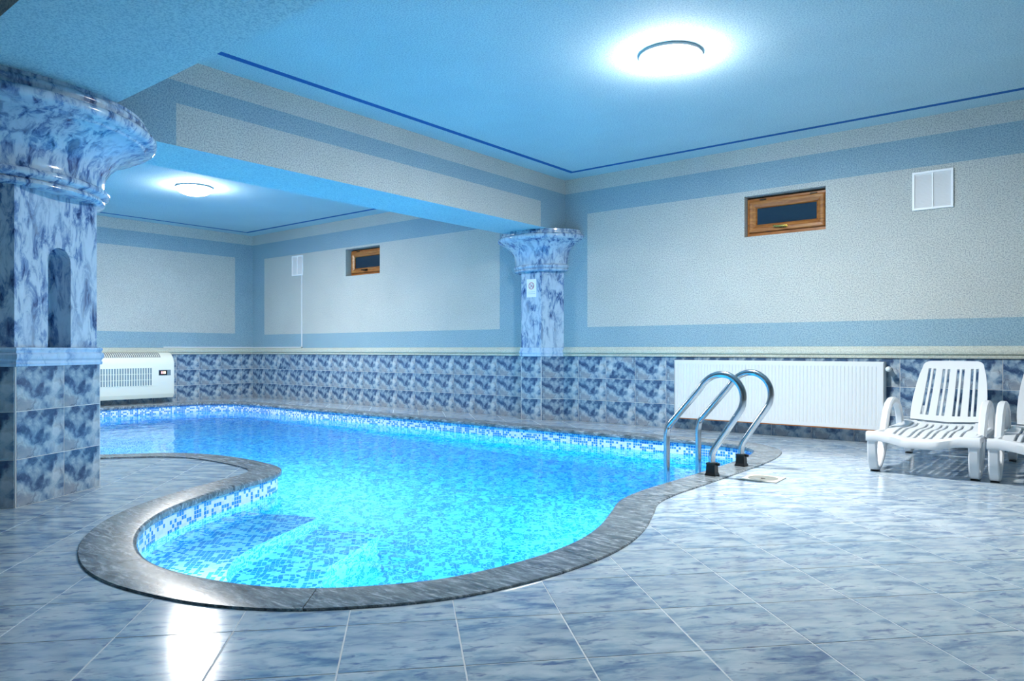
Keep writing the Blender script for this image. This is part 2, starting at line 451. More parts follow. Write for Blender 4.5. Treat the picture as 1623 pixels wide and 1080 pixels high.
for i in range(-45, 45):
    for j in range(-45, 45):
        c = O0 + E1 * (i + .5) + E2 * (j + .5)
        if not (XL - .25 < c.x < XR + .25 and YF - .25 < c.y < YB + .25): continue
        h = TH / 2 - G
        sq = [c + E1 * (a * h / TH) + E2 * (b * h / TH) for a, b in ((-1, -1), (1, -1), (1, 1), (-1, 1))]
        near = min((CUR[k] - c).length for k in range(0, NC, 3)) < .48
        room = all(XL < p.x < XR and YF < p.y < YB for p in sq)
        inhex = [inside(p, HX) for p in sq]
        if all(inside(p, CUT) for p in sq) and not near: continue
        if all(inhex): continue
        pr = [proj(p) for p in sq]
        vis = all(p for p in pr) and any(-30 < p[0] < 1653 and p[1] < 1110 for p in pr)
        if vis and c.x < -6.2 and c.y < 2.2: vis = False         # hidden behind the column
        area = 0
        if vis: area = abs(sum(pr[k][0] * pr[(k + 1) % 4][1] - pr[(k + 1) % 4][0] * pr[k][1] for k in range(4))) / 2
        cands.append((area, c, sq, near or not room or any(inhex)))
cands.sort(key=lambda q: -q[0])
rest = MB(); nt = 0
room_poly = bound
for area, c, sq, cut in cands:
    V = F = None
    if cut:
        segs = []; k = 0
        P2 = [Vector(p) for p in CUT]
        idx = [q for q in range(NC) if (P2[q] - c).length < .62]
        runs = []; run = []
        for q in idx:
            if run and q != run[-1] + 1: runs.append(run); run = []
            run.append(q)
        if run: runs.append(run)
        sqp = [tuple(p) for p in sq]
        rl = (XL + .003, XR, YF, YB - .003)
        V, F = cdt([sqp, HX, [(rl[0], rl[2]), (rl[1], rl[2]), (rl[1], rl[3]), (rl[0], rl[3])]],
                   lambda p: inside(p, sqp) and not inside(p, CUT) and not inside(p, HX) and rl[0] < p[0] < rl[1] and rl[2] < p[1] < rl[3],
                   [[CUT[q] for q in r] for r in runs if len(r) > 1])
        if not F: continue
        tot = sum(abs((Vector(V[f[1]]) - Vector(V[f[0]])).cross(Vector(V[f[2]]) - Vector(V[f[0]]))) for f in F) / 2
        if tot < .0006: continue
    if area > 8 and nt < 300:
        nt += 1
        if not cut: link(ft_me, 'floor_tile', floor, (c.x, c.y, 0), AX)
        else:
            m = MB(); ca, sa = math.cos(-AX), math.sin(-AX)
            V2 = [((x - c.x) * ca - (y - c.y) * sa, (x - c.x) * sa + (y - c.y) * ca) for x, y in V]
            slab(m, V2, F, -.006, 0)
            o = m.build('floor_tile', M['ftile'], floor, fix=False); o.location = (c.x, c.y, 0); o.rotation_euler = (0, 0, AX)
    else:
        if cut: slab(rest, V, F, -.006, 0)
        else: rest.add([(p.x, p.y, -.006) for p in sq] + [(p.x, p.y, 0) for p in sq], [(4, 5, 6, 7)] + [(k, (k + 1) % 4, 4 + (k + 1) % 4, 4 + k) for k in range(4)])
tag(rest.build('floor_tiling', M['ftile'], floor, fix=False), kind='stuff')

# ------------------------------------------------------------------ walls
PALE, BAND, CEI, STR = 0, 1, 0, 1
def grid_wall(mbw, us, zs, mat_of, to3, holes=()):
    for i in range(len(us) - 1):
        for j in range(len(zs) - 1):
            uc, zc = (us[i] + us[i + 1]) / 2, (zs[j] + zs[j + 1]) / 2
            if any(a < uc < b and c < zc < d for a, b, c, d in holes): continue
            mbw.quad(to3(us[i], zs[j]), to3(us[i + 1], zs[j]), to3(us[i + 1], zs[j + 1]), to3(us[i], zs[j + 1]), mat_of(uc, zc))
WIN = [(-2.695, -1.932, 1.936, 2.336, .075), (-8.896, -8.114, 1.945, 2.355, .107)]
ZP0, ZP1, ZP2 = 1.085, 2.385, 2.645          # painted panel foot / head, top of the blue band
mb = MB()
us = sorted([XL - .15, -11.096, -5.84, BX0, BX1, -4.532, 2.9, XR + .15] + [w[0] for w in WIN] + [w[1] for w in WIN])
zs = sorted([-.06, .3, ZP0, ZP1, ZP2, ZC + .12] + [w[2] for w in WIN] + [w[3] for w in WIN])
def m_back(x, z):
    if z > ZP2: return PALE
    if (-11.096 < x < -5.84 or -4.532 < x < 2.9) and ZP0 < z < ZP1: return PALE
    return BAND
grid_wall(mb, us, zs, m_back, lambda u, z: (u, YB, z), [w[:4] for w in WIN])
for a, b, c, d, dp in WIN:                     # reveals of the window openings
    for q in (((a, YB, c), (a, YB, d), (a, YB + .2, d), (a, YB + .2, c)), ((b, YB, c), (b, YB, d), (b, YB + .2, d), (b, YB + .2, c)),
              ((a, YB, d), (b, YB, d), (b, YB + .2, d), (a, YB + .2, d)), ((a, YB, c), (b, YB, c), (b, YB + .2, c), (a, YB + .2, c))): mb.quad(*q, 0)
    mb.quad((a, YB + .2, c), (b, YB + .2, c), (b, YB + .2, d), (a, YB + .2, d), 0)
wall_back = tag(mb.build('wall_back', [M['pale'], M['band']], fix=False), kind='structure')
mb = MB()
grid_wall(mb, [YF, 2.2, 6.666, YB], [-.06, ZP0 + .02, ZP1 + .02, ZP2, ZC + .12], lambda y, z: PALE if z > ZP2 or (2.2 < y < 6.666 and ZP0 < z < ZP1 + .02) else BAND, lambda u, z: (XL, u, z))
wall_left = tag(mb.build('wall_left', [M['pale'], M['band']], fix=False), kind='structure')
mb = MB(); mb.quad((XR, YF, -.06), (XR, YB, -.06), (XR, YB, ZC + .12), (XR, YF, ZC + .12))
wall_right = tag(mb.build('wall_right', M['pale']), kind='structure')
mb = MB(); mb.quad((XL, YF, -.06), (XR, YF, -.06), (XR, YF, ZC + .12), (XL, YF, ZC + .12))
wall_front = tag(mb.build('wall_front', M['pale']), kind='structure')

# wall tiles: lying tile mesh turned upright (local x along the wall, local y up, local z out of the wall)
TILE_CACHE = {}
def upright_tile(wd, hg, parent, pos, ang, flip=False, shift=0.0):
    """pos = centre of the tile's face on the wall plane, ang = heading of local x; shift = where the print is cut"""
    key = (round(wd, 3), round(hg, 3), round(shift, 3))
    if key not in TILE_CACHE:
        m = MB(); a, b, c, t = wd / 2, hg / 2, .0015, .009
        vs = []
        for q, yy in ((0, 0), (0, t - c), (c, t)):
            for sx, sz in ((-1, -1), (1, -1), (1, 1), (-1, 1)): vs.append((sx * (a - q) + shift, -yy, sz * (b - q)))
        fs = [(8, 9, 10, 11)] + [(i, (i + 1) % 4, 4 + (i + 1) % 4, 4 + i) for i in range(4)] + [(4 + i, 4 + (i + 1) % 4, 8 + (i + 1) % 4, 8 + i) for i in range(4)]
        m.add(vs, fs); o = m.build('wall_tile', M['wtile']); TILE_CACHE[key] = o.data; bpy.data.objects.remove(o)
    o = bpy.data.objects.new('wall_tile', TILE_CACHE[key]); COL.objects.link(o); o.parent = parent
    d = Vector((math.cos(ang), math.sin(ang), 0))
    o.location = Vector(pos) - d * (shift if not flip else -shift)
    o.rotation_euler = (0, PI if flip else 0, ang) if not flip else (0, 0, ang)
    if flip: o.rotation_mode = 'XYZ'; o.matrix_basis = Matrix.Translation(Vector(pos) + d * shift) @ Matrix.Rotation(ang, 4, 'Z') @ Matrix.Rotation(PI, 4, 'Y')
    return o
GW = .0022
def tile_run(parent, p0, ang, cuts, skip=()):
    """cuts = distances along the run; p0 = start on the wall plane"""
    d = Vector((math.cos(ang), math.sin(ang), 0))
    for a, b in zip(cuts[:-1], cuts[1:]):
        w = b - a
        if w < .02: continue
        for r in range(3):
            sh = 0 if w > TW - .02 else (TW - w) / 2
            upright_tile(w - 2 * GW, ROW - 2 * GW, parent, Vector(p0) + d * (a + b) / 2 + Vector((0, 0, (r + .5) * ROW)), ang, random.random() < .04 and sh == 0, sh)
        
# grout bed behind the tiles
def bed(parent, a, b):
    m = MB(); m.box(a, b); return m.build('grout_bed', M['grout'], parent)
bed(wall_back, (XL, YB - .006, 0), (-5.47, YB + .001, TOPT)); bed(wall_back, (-4.87, YB - .006, 0), (XR, YB + .001, TOPT))
bed(wall_left, (XL - .001, YF, 0), (XL + .006, YB, TOPT))
cuts = [0] + [(-11.072 + k * TW) - XL for k in range(-1, 16) if -11.072 + k * TW > XL + .01 and -11.072 + k * TW < -5.52] + [-5.475 - XL]
tile_run(wall_back, (XL, YB, 0), 0, cuts)
x0 = -4.862
cuts = [0] + [-4.651 + k * TW - x0 for k in range(0, 14)]
tile_run(wall_back, (x0, YB, 0), 0, cuts)
ys = [YB] + [6.787 - k * .3795 for k in range(0, 12)]
# left wall: run heading +y so that tile fronts face +x (front is local -y)
yy = sorted(ys)
tile_run(wall_left, (XL, yy[0], 0), PI / 2, [q - yy[0] for q in yy])

# mouldings above the tiling
PROF = [(0, .752), (.022, .752), (.026, .758), (.026, .77), (.016, .776), (.016, .783), (.034, .79), (.036, .802), (.036, .822), (.03, .832), (.018, .836), (.018, .842), (.012, .852), (0, .856)]
def moulding(name, mat, p0, p1, nrm, parent=None, prof=PROF):
    m = MB(); n = len(prof); p0, p1, nrm = Vector(p0), Vector(p1), Vector(nrm)
    m.add([p0 + nrm * a + Vector((0, 0, z)) for a, z in prof] + [p1 + nrm * a + Vector((0, 0, z)) for a, z in prof],
          [(i, i + 1, n + i + 1, n + i) for i in range(n - 1)] + [tuple(range(n)), tuple(range(n, 2 * n))])
    return m.build(name, mat, parent, 35)
for k, (a, b, n) in enumerate((((XL, YB, 0), (-5.49, YB, 0), (0, -1, 0)), ((-4.85, YB, 0), (XR, YB, 0), (0, -1, 0)), ((XL, YF, 0), (XL, YB, 0), (1, 0, 0)))):
    tag(moulding('trim_%d' % (k + 1), M['trimw'], a, b, n), kind='structure')

# ------------------------------------------------------------------ ceiling, beams
mb = MB()
def bay(x0, x1, y0, y1):
    a, b = .25, .31
    us = [x0, x0 + a, x0 + b, x1 - b, x1 - a, x1]; vs = [y0, y0 + a, y0 + b, y1 - b, y1 - a, y1]
    for i in range(5):
        for j in range(5):
            st = (i in (1, 3) and 1 <= j <= 3) or (j in (1, 3) and 1 <= i <= 3)
            mb.quad((us[i], vs[j], ZC), (us[i + 1], vs[j], ZC), (us[i + 1], vs[j + 1], ZC), (us[i], vs[j + 1], ZC), 1 if st else 0)
bay(XL, BX0, BY1, YB); bay(BX1, XR, BY1, YB); bay(XL, XR, YF, BY0)
ceiling = tag(mb.build('ceiling', [M['ceil'], M['stripe']]), kind='structure')
mb = MB()
def mbeam(y, z):
    if z > ZP2: return 0
    if z > 2.495: return 1
    return 0 if 2.385 < y < 6.516 else 1
grid_wall(mb, [BY1 - .02, 2.385, 6.516, YB], [ZB, 2.495, ZP2, ZC + .1], mbeam, lambda u, z: (BX1, u, z))
grid_wall(mb, [BY1 - .02, 2.385, 6.516, YB], [ZB, 2.495, ZP2, ZC + .1], mbeam, lambda u, z: (BX0, u, z))
mb.quad((BX0, BY1 - .02, ZB), (BX1, BY1 - .02, ZB), (BX1, YB, ZB), (BX0, YB, ZB), 2)
beam = tag(mb.build('beam', [M['pale'], M['band'], M['ceil']], fix=False), kind='structure')
mb = MB()
for y, sg in ((BY0, 1), (BY1, -1)):
    grid_wall(mb, [XL, XR], [ZB, 2.495, ZP2, ZC + .1], lambda u, z: 0 if z > ZP2 or z < 2.495 else 1, lambda u, z: (u, y, z))
mb.quad((XL, BY0, ZB), (XR, BY0, ZB), (XR, BY1, ZB), (XL, BY1, ZB), 2)
beam2 = tag(mb.build('beam', [M['pale'], M['band'], M['ceil']], fix=False), kind='structure')

# ------------------------------------------------------------------ pool basin, steps, coping
pool = empty('swimming_pool', (-6.0, 4.0, 0)); tag(pool, 'kidney shaped swimming pool lined with blue and white mosaic, grey stone rim', 'pool')
inv = Vector((6.0, -4.0, 0))
def shift(m):
    m.v = [(v[0] + inv.x, v[1] + inv.y, v[2]) for v in m.v]; return m
m = MB()
for i in range(NC):
    a, b = POOL[i], POOL[(i + 1) % NC]
    m.quad((a[0], a[1], -.02), (b[0], b[1], -.02), (b[0], b[1], PZ), (a[0], a[1], PZ))
def uvwall(co, p):
    i = p.index; k = min(range(2), key=lambda q: (Vector((co.x - inv.x, co.y - inv.y)) - Vector(POOL[(i + q) % NC])).length)
    return (ARC[i + k], co.z + .02)
shift(m).build('basin_wall', M['mosaic'], pool, uv=uvwall, fix=False)
m = MB(); V, F = cdt([POOL], lambda c: inside(c, POOL)); m.add([(x, y, PZ) for x, y in V], F)
ang = math.radians(48)
def uvflat(co, p):
    if abs(p.normal.z) > .5: return (co.x * math.cos(ang) + co.y * math.sin(ang), -co.x * math.sin(ang) + co.y * math.cos(ang))
    t = Vector((-p.normal.y, p.normal.x)); return (co.x * t.x + co.y * t.y if False else (co.x * math.cos(ang) + co.y * math.sin(ang)) * .5 + (-co.x * math.sin(ang) + co.y * math.cos(ang)), co.z)
shift(m).build('basin_floor', M['mosaic'], pool, uv=uvflat, fix=False)
ST = [([(-3.58, 2.615), (-3.57, 2.58), (-3.49, 2.41), (-3.42, 2.25), (-3.355, 2.11), (-3.30, 2.0), (-3.235, 1.9), (-3.16, 1.82), (-3.08, 1.755), (-2.99, 1.70), (-2.89, 1.65), (-2.72, 1.575), (-2.5, 1.5), (-2.3, 1.3), (-2.4, .9), (-3.4, .9), (-4.6, 1.6), (-4.6, 2.25), (-3.9, 2.48), (-3.62, 2.612)], -.30),
      ([(-3.205, 2.76), (-3.19, 2.72), (-3.09, 2.51), (-3.03, 2.37), (-2.985, 2.26), (-2.93, 2.185), (-2.876, 2.13), (-2.75, 2.04), (-2.6, 1.96), (-2.35, 1.86), (-2.1, 1.75), (-1.6, 1.5), (-2.0, .9), (-3.4, .9), (-4.8, 1.6), (-4.8, 2.2), (-3.95, 2.49), (-3.59, 2.615), (-3.24, 2.757)], -.55)]
for poly, z in ST:
    m = MB(); V, F = cdt([poly, POOL], lambda c: inside(c, poly) and inside(c, POOL))
    slab(m, V, F, PZ, z, bottom=False)
    shift(m).build('step', M['mosaic'], pool, uv=uvflat, fix=False)
# coping stones
PR = [(.028, -.03), (.006, -.03), (-.002, -.024), (-.004, -.012), (-.002, 0), (.006, .006), (.016, .008), (CW - .004, .008), (CW, .004), (CW, -.02)]
total = ARC[-1]; stones = []; s0 = 0.35
while s0 < total + .3:
    ln = random.uniform(.85, 1.2); stones.append((s0, min(s0 + ln, total + .35))); s0 += ln
def idx_at(s):
    s %= total; lo, hi = 0, NC
    while hi - lo > 1:
        mid = (lo + hi) // 2
        if ARC[mid] <= s: lo = mid
        else: hi = mid
    return lo
for a, b in stones:
    ia, ib = idx_at(a), idx_at(b)
    n = (ib - ia) % NC
    if n < 3: continue
    m = MB(); k = len(PR)
    for q in range(n + 1):
        i = (ia + q) % NC; p, nr = CUR[i], NRM[i]
        g = 0
        tdir = (CUR[(i + 1) % NC] - CUR[i]).normalized()
        if q == 0: g = .0015
        if q == n: g = -.0015
        m.v += [(p.x + nr.x * o + tdir.x * g, p.y + nr.y * o + tdir.y * g, z) for o, z in PR]
        if q: 
            for e in range(k): m.f.append([(q - 1) * k + e, (q - 1) * k + (e + 1) % k, q * k + (e + 1) % k, q * k + e]); m.m.append(0)
    m.f += [list(range(k)), [n * k + e for e in range(k)]]; m.m += [0, 0]
    shift(m).build('coping_stone', M['coping'], pool, 35)
# unseen underwater lamps: some inferred from the water's glow, others added to brighten it
def pool_lamp(i, z, R=.09):
    p, nr = Vector(POOL[i]), NRM[i]; n3 = Vector((-nr.x, -nr.y, 0)); t3 = Vector((nr.y, -nr.x, 0))
    def ring(m, r0, r1, d, n=24):
        m.add([(p.x + t3.x * r * math.cos(a) + n3.x * e + inv.x, p.y + t3.y * r * math.cos(a) + n3.y * e + inv.y, z + r * math.sin(a)) for r, e in ((r0, d), (r1, d), (r1, -.01)) for a in [2 * PI * k / n for k in range(n)]],
              [(k, (k + 1) % n, n + (k + 1) % n, n + k) for k in range(n)] + [(n + k, n + (k + 1) % n, 2 * n + (k + 1) % n, 2 * n + k) for k in range(n)])
    m = MB(); ring(m, R, R * 1.2, .025); o = m.build('unseen_pool_lamp', M['white_paint'], pool)
    m = MB(); n = 24
    m.add([(p.x + t3.x * R * math.cos(a) + n3.x * .022 + inv.x, p.y + t3.y * R * math.cos(a) + n3.y * .022 + inv.y, z + R * math.sin(a)) for a in [2 * PI * k / n for k in range(n)]], [tuple(range(n))])
    m.build('unseen_lamp_lens', M['poollamp'], o)
def nearest(x, y): return min(range(NC), key=lambda i: (CUR[i] - Vector((x, y))).length)
for x, y, z in ((-4.8, 2.97, -.6), (-2.06, 4.3, -.5), (-5.6, 2.87, -.5), (-8.4, 1.35, -.5), (-6.55, 1.75, -.5), (-1.74, 2.3, -.24)): pool_lamp(nearest(x, y), z)  # the last three are added, to brighten the far water and the steps
pool_lamp(nearest(-3.05, 1.35), -.2, .045)  # small unseen lamp added to brighten the upper step
pool_lamp(nearest(-2.45, 1.34), -.3, .045)  # another small unseen lamp, added for light on the steps
# the water body
m = MB(); OUT = offset(.035); V, F = cdt([OUT], lambda c: inside(c, OUT)); slab(m, V, F, PZ - .05, WZ)
wt = m.build('pool_water', M['water'], None, 30, fix=True)
tag(wt, 'clear bright blue water filling the swimming pool', 'water', kind='stuff')

# ------------------------------------------------------------------ column with capital
col = empty('column', (CC.x, CC.y, 0)); tag(col, 'thick six sided column with tiled foot, arched niche and round marble capital', 'column')
def loc2(poly): return [(x - CC.x, y - CC.y) for x, y in poly]
m = MB(); m.prism(loc2(hexa(.614)), 0, TOPT + .002); m.build('foot_core', M['grout'], col)
hx = loc2(hexa(.606))
for k in range(6):
    a, b = Vector(hx[k]), Vector(hx[(k + 1) % 6]); d = (a - b).normalized()    # run so that the front (local -y) faces out
    s, e = (b, a); dv = (e - s).normalized(); an = math.atan2(dv.y, dv.x)
    if Vector((math.sin(an), -math.cos(an))).dot((a + b) / 2) < 0: s, e = e, s; dv = -dv; an = math.atan2(dv.y, dv.x)
    L = .606
    for (u0, u1) in ((0, .325), (.325, L)):
        for r in range(3):
            w = u1 - u0 - .004
            c = s + dv * (u0 + u1) / 2
            upright_tile(w, ROW - .004, col, (c.x, c.y, (r + .5) * ROW), an, False, (TW - w) / 2 if u0 == 0 else -(TW - w) / 2 * 0 + .02)
# marble moulding round the foot
m = MB(); pr = [(.606, .735), (.624, .737), (.628, .75), (.622, .757), (.622, .764), (.632, .775), (.636, .79), (.634, .802), (.622, .81), (.624, .818), (.63, .826), (.626, .836), (.60, .838), (.55, .838)]
for r, z in pr: m.v += [(x, y, z) for x, y in loc2(hexa(r))]
for i in range(len(pr) - 1):
    for k in range(6): m.f.append([i * 6 + k, i * 6 + (k + 1) % 6, i * 6 + 6 + (k + 1) % 6, i * 6 + 6 + k]); m.m.append(0)
m.build('foot_moulding', M['marble_trim'], col, 25)
# shaft with an arched niche in each of the two faces towards the bays
m = MB(); hs = loc2(hexa(.596)); z0, z1 = .83, 1.74
for k in range(6):
    a, b = Vector(hs[k]), Vector(hs[(k + 1) % 6]); d = (b - a).normalized(); n_in = -((a + b) / 2).normalized()
    P3 = lambda u, z, dp: (a.x + d.x * u + n_in.x * dp, a.y + d.y * u + n_in.y * dp, z)
    if k not in (0, 3): m.quad(P3(0, z0, 0), P3(.596, z0, 0), P3(.596, z1, 0), P3(0, z1, 0)); continue
    c, r, zs_ = .306, .083, 1.315
    arch = [(c - r, z0), (c + r, z0)] + [(c + r * math.cos(q * PI / 14), zs_ + r * math.sin(q * PI / 14)) for q in range(15)]
    rect = [(0, z0), (c - r, z0), (c + r, z0), (.596, z0), (.596, z1), (0, z1)]
    V, F = cdt([rect, arch], lambda q: not inside(q, arch) and 0 < q[0] < .596 and z0 < q[1] < z1)
    m.add([P3(u, z, 0) for u, z in V], F)
    dp = .13; n = len(arch)
    m.add([P3(u, z, 0) for u, z in arch] + [P3(u, z, dp) for u, z in arch], [(i, (i + 1) % n, n + (i + 1) % n, n + i) for i in range(n)] + [tuple(range(n, 2 * n))])
m.build('shaft', M['marble'], col)
CAP = [(.50, 1.69), (.60, 1.69), (.622, 1.694), (.634, 1.704), (.634, 1.716), (.626, 1.724), (.62, 1.727), (.626, 1.732), (.648, 1.738), (.660, 1.750), (.660, 1.764), (.650, 1.776), (.632, 1.782), (.626, 1.79), (.632, 1.83), (.650, 1.88), (.684, 1.935), (.736, 1.985), (.80, 2.025), (.858, 2.048), (.87, 2.05), (.874, 2.056), (.878, 2.062), (.90, 2.066), (.925, 2.078), (.938, 2.096), (.938, 2.114), (.925, 2.130), (.90, 2.138), (.885, 2.142), (.885, 2.152), (.893, 2.16), (.893, 2.176), (.882, 2.184), (.872, 2.186), (.872, 2.2065)]
CAP = [(r * (1 if z < 1.85 else .982), z - (.008 if 1.85 < z < 2.18 else 0)) for r, z in CAP]
m = MB(); m.lathe(CAP, (0, 0, 0), 96); m.build('capital', M['marble'], col, 50)

# pilaster under the other end of the beam
PC = Vector((-5.165, 7.0))
pil = empty('pilaster', (PC.x, PC.y, 0)); tag(pil, 'slim marble pilaster with round capital against the end wall, below the beam end', 'pilaster')
def trap(g): return [(-.31 - g, 0), (-.155 - g * .5, -.228 - g), (.142 + g * .5, -.228 - g), (.31 + g, 0)]
m = MB(); m.prism(trap(-.001), 0, TOPT); m.build('foot_core', M['grout'], pil)
tp = [Vector(p) for p in trap(-.008)]
for a, b in zip(tp[:-1], tp[1:]):
    dv = (b - a); L = dv.length; an = math.atan2(dv.y, dv.x); c = (a + b) / 2
    for r in range(3): upright_tile(L - .003, ROW - .004, pil, (c.x, c.y, (r + .5) * ROW), an, False, (TW - L) / 2 if a.y > b.y or a.y == b.y else -(TW - L) / 2)
m = MB()
for r, z in ((.0, .745), (.014, .748), (.018, .758), (.012, .765), (.012, .775), (.02, .785), (.02, .805), (.01, .815), (.008, .85), (-.02, .852)):
    m.v += [(x, y, z) for x, y in trap(r)]
for i in range(9):
    for k in range(3): m.f.append([i * 4 + k, i * 4 + k + 1, i * 4 + 5 + k, i * 4 + 4 + k]); m.m.append(0)
m.build('foot_moulding', M['marble_trim'], pil, 25)
m = MB(); m.prism(trap(-.005), .845, 1.80, caps=False); m.build('shaft', M['marble'], pil)
k0 = .585 / .938
CP = [(.20, 1.745), (.345, 1.745), (.362, 1.752), (.366, 1.764), (.36, 1.772), (.352, 1.776), (.362, 1.782), (.374, 1.792), (.376, 1.806), (.364, 1.818), (.352, 1.824), (.352, 1.86), (.362, 1.91), (.384, 1.965), (.42, 2.015), (.468, 2.055), (.515, 2.08), (.53, 2.084), (.535, 2.092), (.555, 2.097), (.575, 2.108), (.583, 2.123), (.583, 2.138), (.575, 2.15), (.556, 2.157), (.548, 2.162), (.55, 2.174), (.545, 2.184), (.535, 2.188), (.535, 2.2065)]
m = MB(); m.lathe(CP, (0, 0, 0), 56, PI, 2 * PI, .82); m.build('capital', M['marble'], pil, 50)

# ------------------------------------------------------------------ windows
def window(n, X0, X1, Z0, Z1, dp):
    y = YB + dp; w = empty('window_%d' % n, ((X0 + X1) / 2, y, (Z0 + Z1) / 2)); tag(w, kind='structure')
    a, b = (X1 - X0) / 2 - .003, (Z1 - Z0) / 2 - .003
    def frame(name, A, B, t, y0, y1, bev):          # four mitred members in one frame
        m = MB()
        o = [(-A, -B), (A, -B), (A, B), (-A, B)]; i = [(-A + t, -B + t), (A - t, -B + t), (A - t, B - t), (-A + t, B - t)]
        for k in range(4):
            q = (k + 1) % 4
            P = [o[k], o[q], i[q], i[k]]
            m.add([(x, y0, z) for x, z in P] + [(x, y1, z) for x, z in P], [(0, 1, 2, 3), (4, 5, 6, 7), (0, 1, 5, 4), (1, 2, 6, 5), (2, 3, 7, 6), (3, 0, 4, 7)])
        return m.build(name, M['wood'], w, 0, bev)
    frame('frame', a, b - .018, .034, .0, .06, .002)
    m = MB(); m.box((-a, -.004, -b - .002), (a, .05, -b + .022)); m.build('sill', M['wood'], w, 0, .002)
    sx, sz = a - .022, b - .042
    m = MB()
    o = [(-sx, -sz), (sx, -sz), (sx, sz), (-sx, sz)]
    t = .075
    prof = [(0, .01), (0, -.022), (.012, -.028), (.035, -.026), (t - .012, -.012), (t - .008, -.016), (t, -.006), (t, .02)]
    for pi in range(len(prof) - 1):
        (t0, y0), (t1, y1) = prof[pi], prof[pi + 1]
        for k in range(4):
            q = (k + 1) % 4
            def off(c, t): return (c[0] - math.copysign(t, c[0]), c[1] - math.copysign(t, c[1]))
            A, B, C_, D_ = off(o[k], t0), off(o[q], t0), off(o[q], t1), off(o[k], t1)
            m.quad((A[0], y0, A[1]), (B[0], y0, B[1]), (C_[0], y1, C_[1]), (D_[0], y1, D_[1]))
    sash = m.build('sash', M['wood'], w, 0)
    m = MB(); m.box((-sx + t - .004, .004, -sz + t - .004), (sx - t + .004, .012, sz - t + .004)); m.build('pane', M['pane'], sash)
    m = MB(); zz = -sz + .034
    m.box((-.022, -.034, zz - .014), (.022, -.025, zz + .014)); m.tube([(.004, -.03, zz), (.004, -.06, zz)], .008)
    m.tube([(.008, -.06, zz), (-.03, -.064, zz), (-.105 if n == 1 else -.08, -.062, zz + .004)], [.008, .0095, .008])
    m.build('handle', M['brass'] if n == 1 else M['chrome_dark'], sash, 40)
    for q in ((-sx + .14, sx - .1) if n == 1 else (-sx + .16,)):
        m = MB(); m.box((q - .03, -.03, sz - .002), (q + .03, -.01, sz + .012)); m.build('hinge', M['chrome_dark'], w, 0, .002)
    return w
window(1, *WIN[0]); window(2, *WIN[1])

# ------------------------------------------------------------------ radiator
rad = empty('radiator', (-2.405, 6.93, .124)); tag(rad, 'long white ribbed panel radiator hung on the tiled wall', 'radiator')
RW, RH = 1.97, .595
m = MB(); n = 59; pit = (RW - .07) / n; xs = [-RW / 2, -RW / 2 + .034]; ds = [0, 0]
for k in range(n):
    x = -RW / 2 + .035 + k * pit
    xs += [x + pit * f for f in (.06, .18, .32, .44)]; ds += [0, .007, .007, 0]
xs += [RW / 2 - .034, RW / 2]; ds += [0, 0]
zs = [0, .004, .036, .052, RH - .055, RH - .04, RH - .004, RH]; zm = [0, 0, 0, 1, 1, 0, 0, 0]
nx = len(xs)
for j, z in enumerate(zs):
    for x, d in zip(xs, ds): m.v.append((x, -.05 + d * zm[j] + (.003 if j in (0, 7) else 0), z))
for j in range(len(zs) - 1):
    for i in range(nx - 1): m.f.append([j * nx + i, j * nx + i + 1, (j + 1) * nx + i + 1, (j + 1) * nx + i]); m.m.append(0)
m.build('front_panel', M['white_paint'], rad, 30)
for sx in (-1, 1):
    m = MB(); m.box((sx * (RW / 2 - .004) - .004, -.05, 0), (sx * (RW / 2 - .004) + .004, .045, RH)); m.build('side_panel', M['white_paint'], rad, 0, .002)
m = MB(); m.box((-RW / 2, -.047, RH - .008), (RW / 2, .045, RH + .001)); m.build('top_cover', M['white_paint'], rad, 0, .002)
m = MB(); m.box((-RW / 2 + .01, .03, .004), (RW / 2 - .01, .04, RH - .01)); m.build('back_panel', M['white_paint'], rad)
m = MB(); m.box((-RW / 2 + .01, -.05, -.006), (RW / 2 - .03, -.03, .003)); m.build('bottom_edge', M['rust'], rad)
m = MB(); m.tube([(RW / 2, .0, RH - .06), (RW / 2 + .04, .0, RH - .06)], .011); m.tube([(RW / 2 + .035, .0, RH - .06), (RW / 2 + .035, .055, RH - .06)], .01); vb = m.build('valve', M['chrome_dark'], rad, 40)
m = MB(); m.tube([(RW / 2 + .035, 0, RH - .06), (RW / 2 + .035, -.02, RH - .06), (RW / 2 + .035, -.055, RH - .06), (RW / 2 + .035, -.075, RH - .06), (RW / 2 + .035, -.082, RH - .06)], [.016, .02, .023, .02, .01], 18); m.build('thermostat_knob', M['white_paint'], vb, 50)

# ------------------------------------------------------------------ wall vents
def vent(x0, x1, z0, z1, label):
    v = empty('wall_vent', ((x0 + x1) / 2, YB, (z0 + z1) / 2)); tag(v, label, 'vent'); a, b = (x1 - x0) / 2, (z1 - z0) / 2
    m = MB(); t = .018
    for q in ((-a, -b, a, -b + t), (-a, b - t, a, b), (-a, -b + t, -a + t, b - t), (a - t, -b + t, a, b - t)): m.box((q[0], -.016, q[1]), (q[2], 0, q[3]))
    m.build('vent_frame', M['vent_white'], v, 0, .002)
    m = MB(); m.box((-a + t, -.003, -b + t), (a - t, 0, b - t)); m.build('backing', M['vent_white'], v)
    m = MB(); n = 24; h = (2 * b - 2 * t) / n
    for k in range(n):
        z = -b + t + (k + .5) * h
        m.add([(-a + t, -.004, z + h * .45), (a - t, -.004, z + h * .45), (a - t, -.013, z - h * .5), (-a + t, -.013, z - h * .5)], [(0, 1, 2, 3)])
    tag(m.build('louvre_slats', M['vent_white'], v), kind='stuff')
    m = MB(); m.box((-.005, -.0145, -b + t), (.005, -.004, b - t)); m.build('centre_bar', M['vent_white'], v)
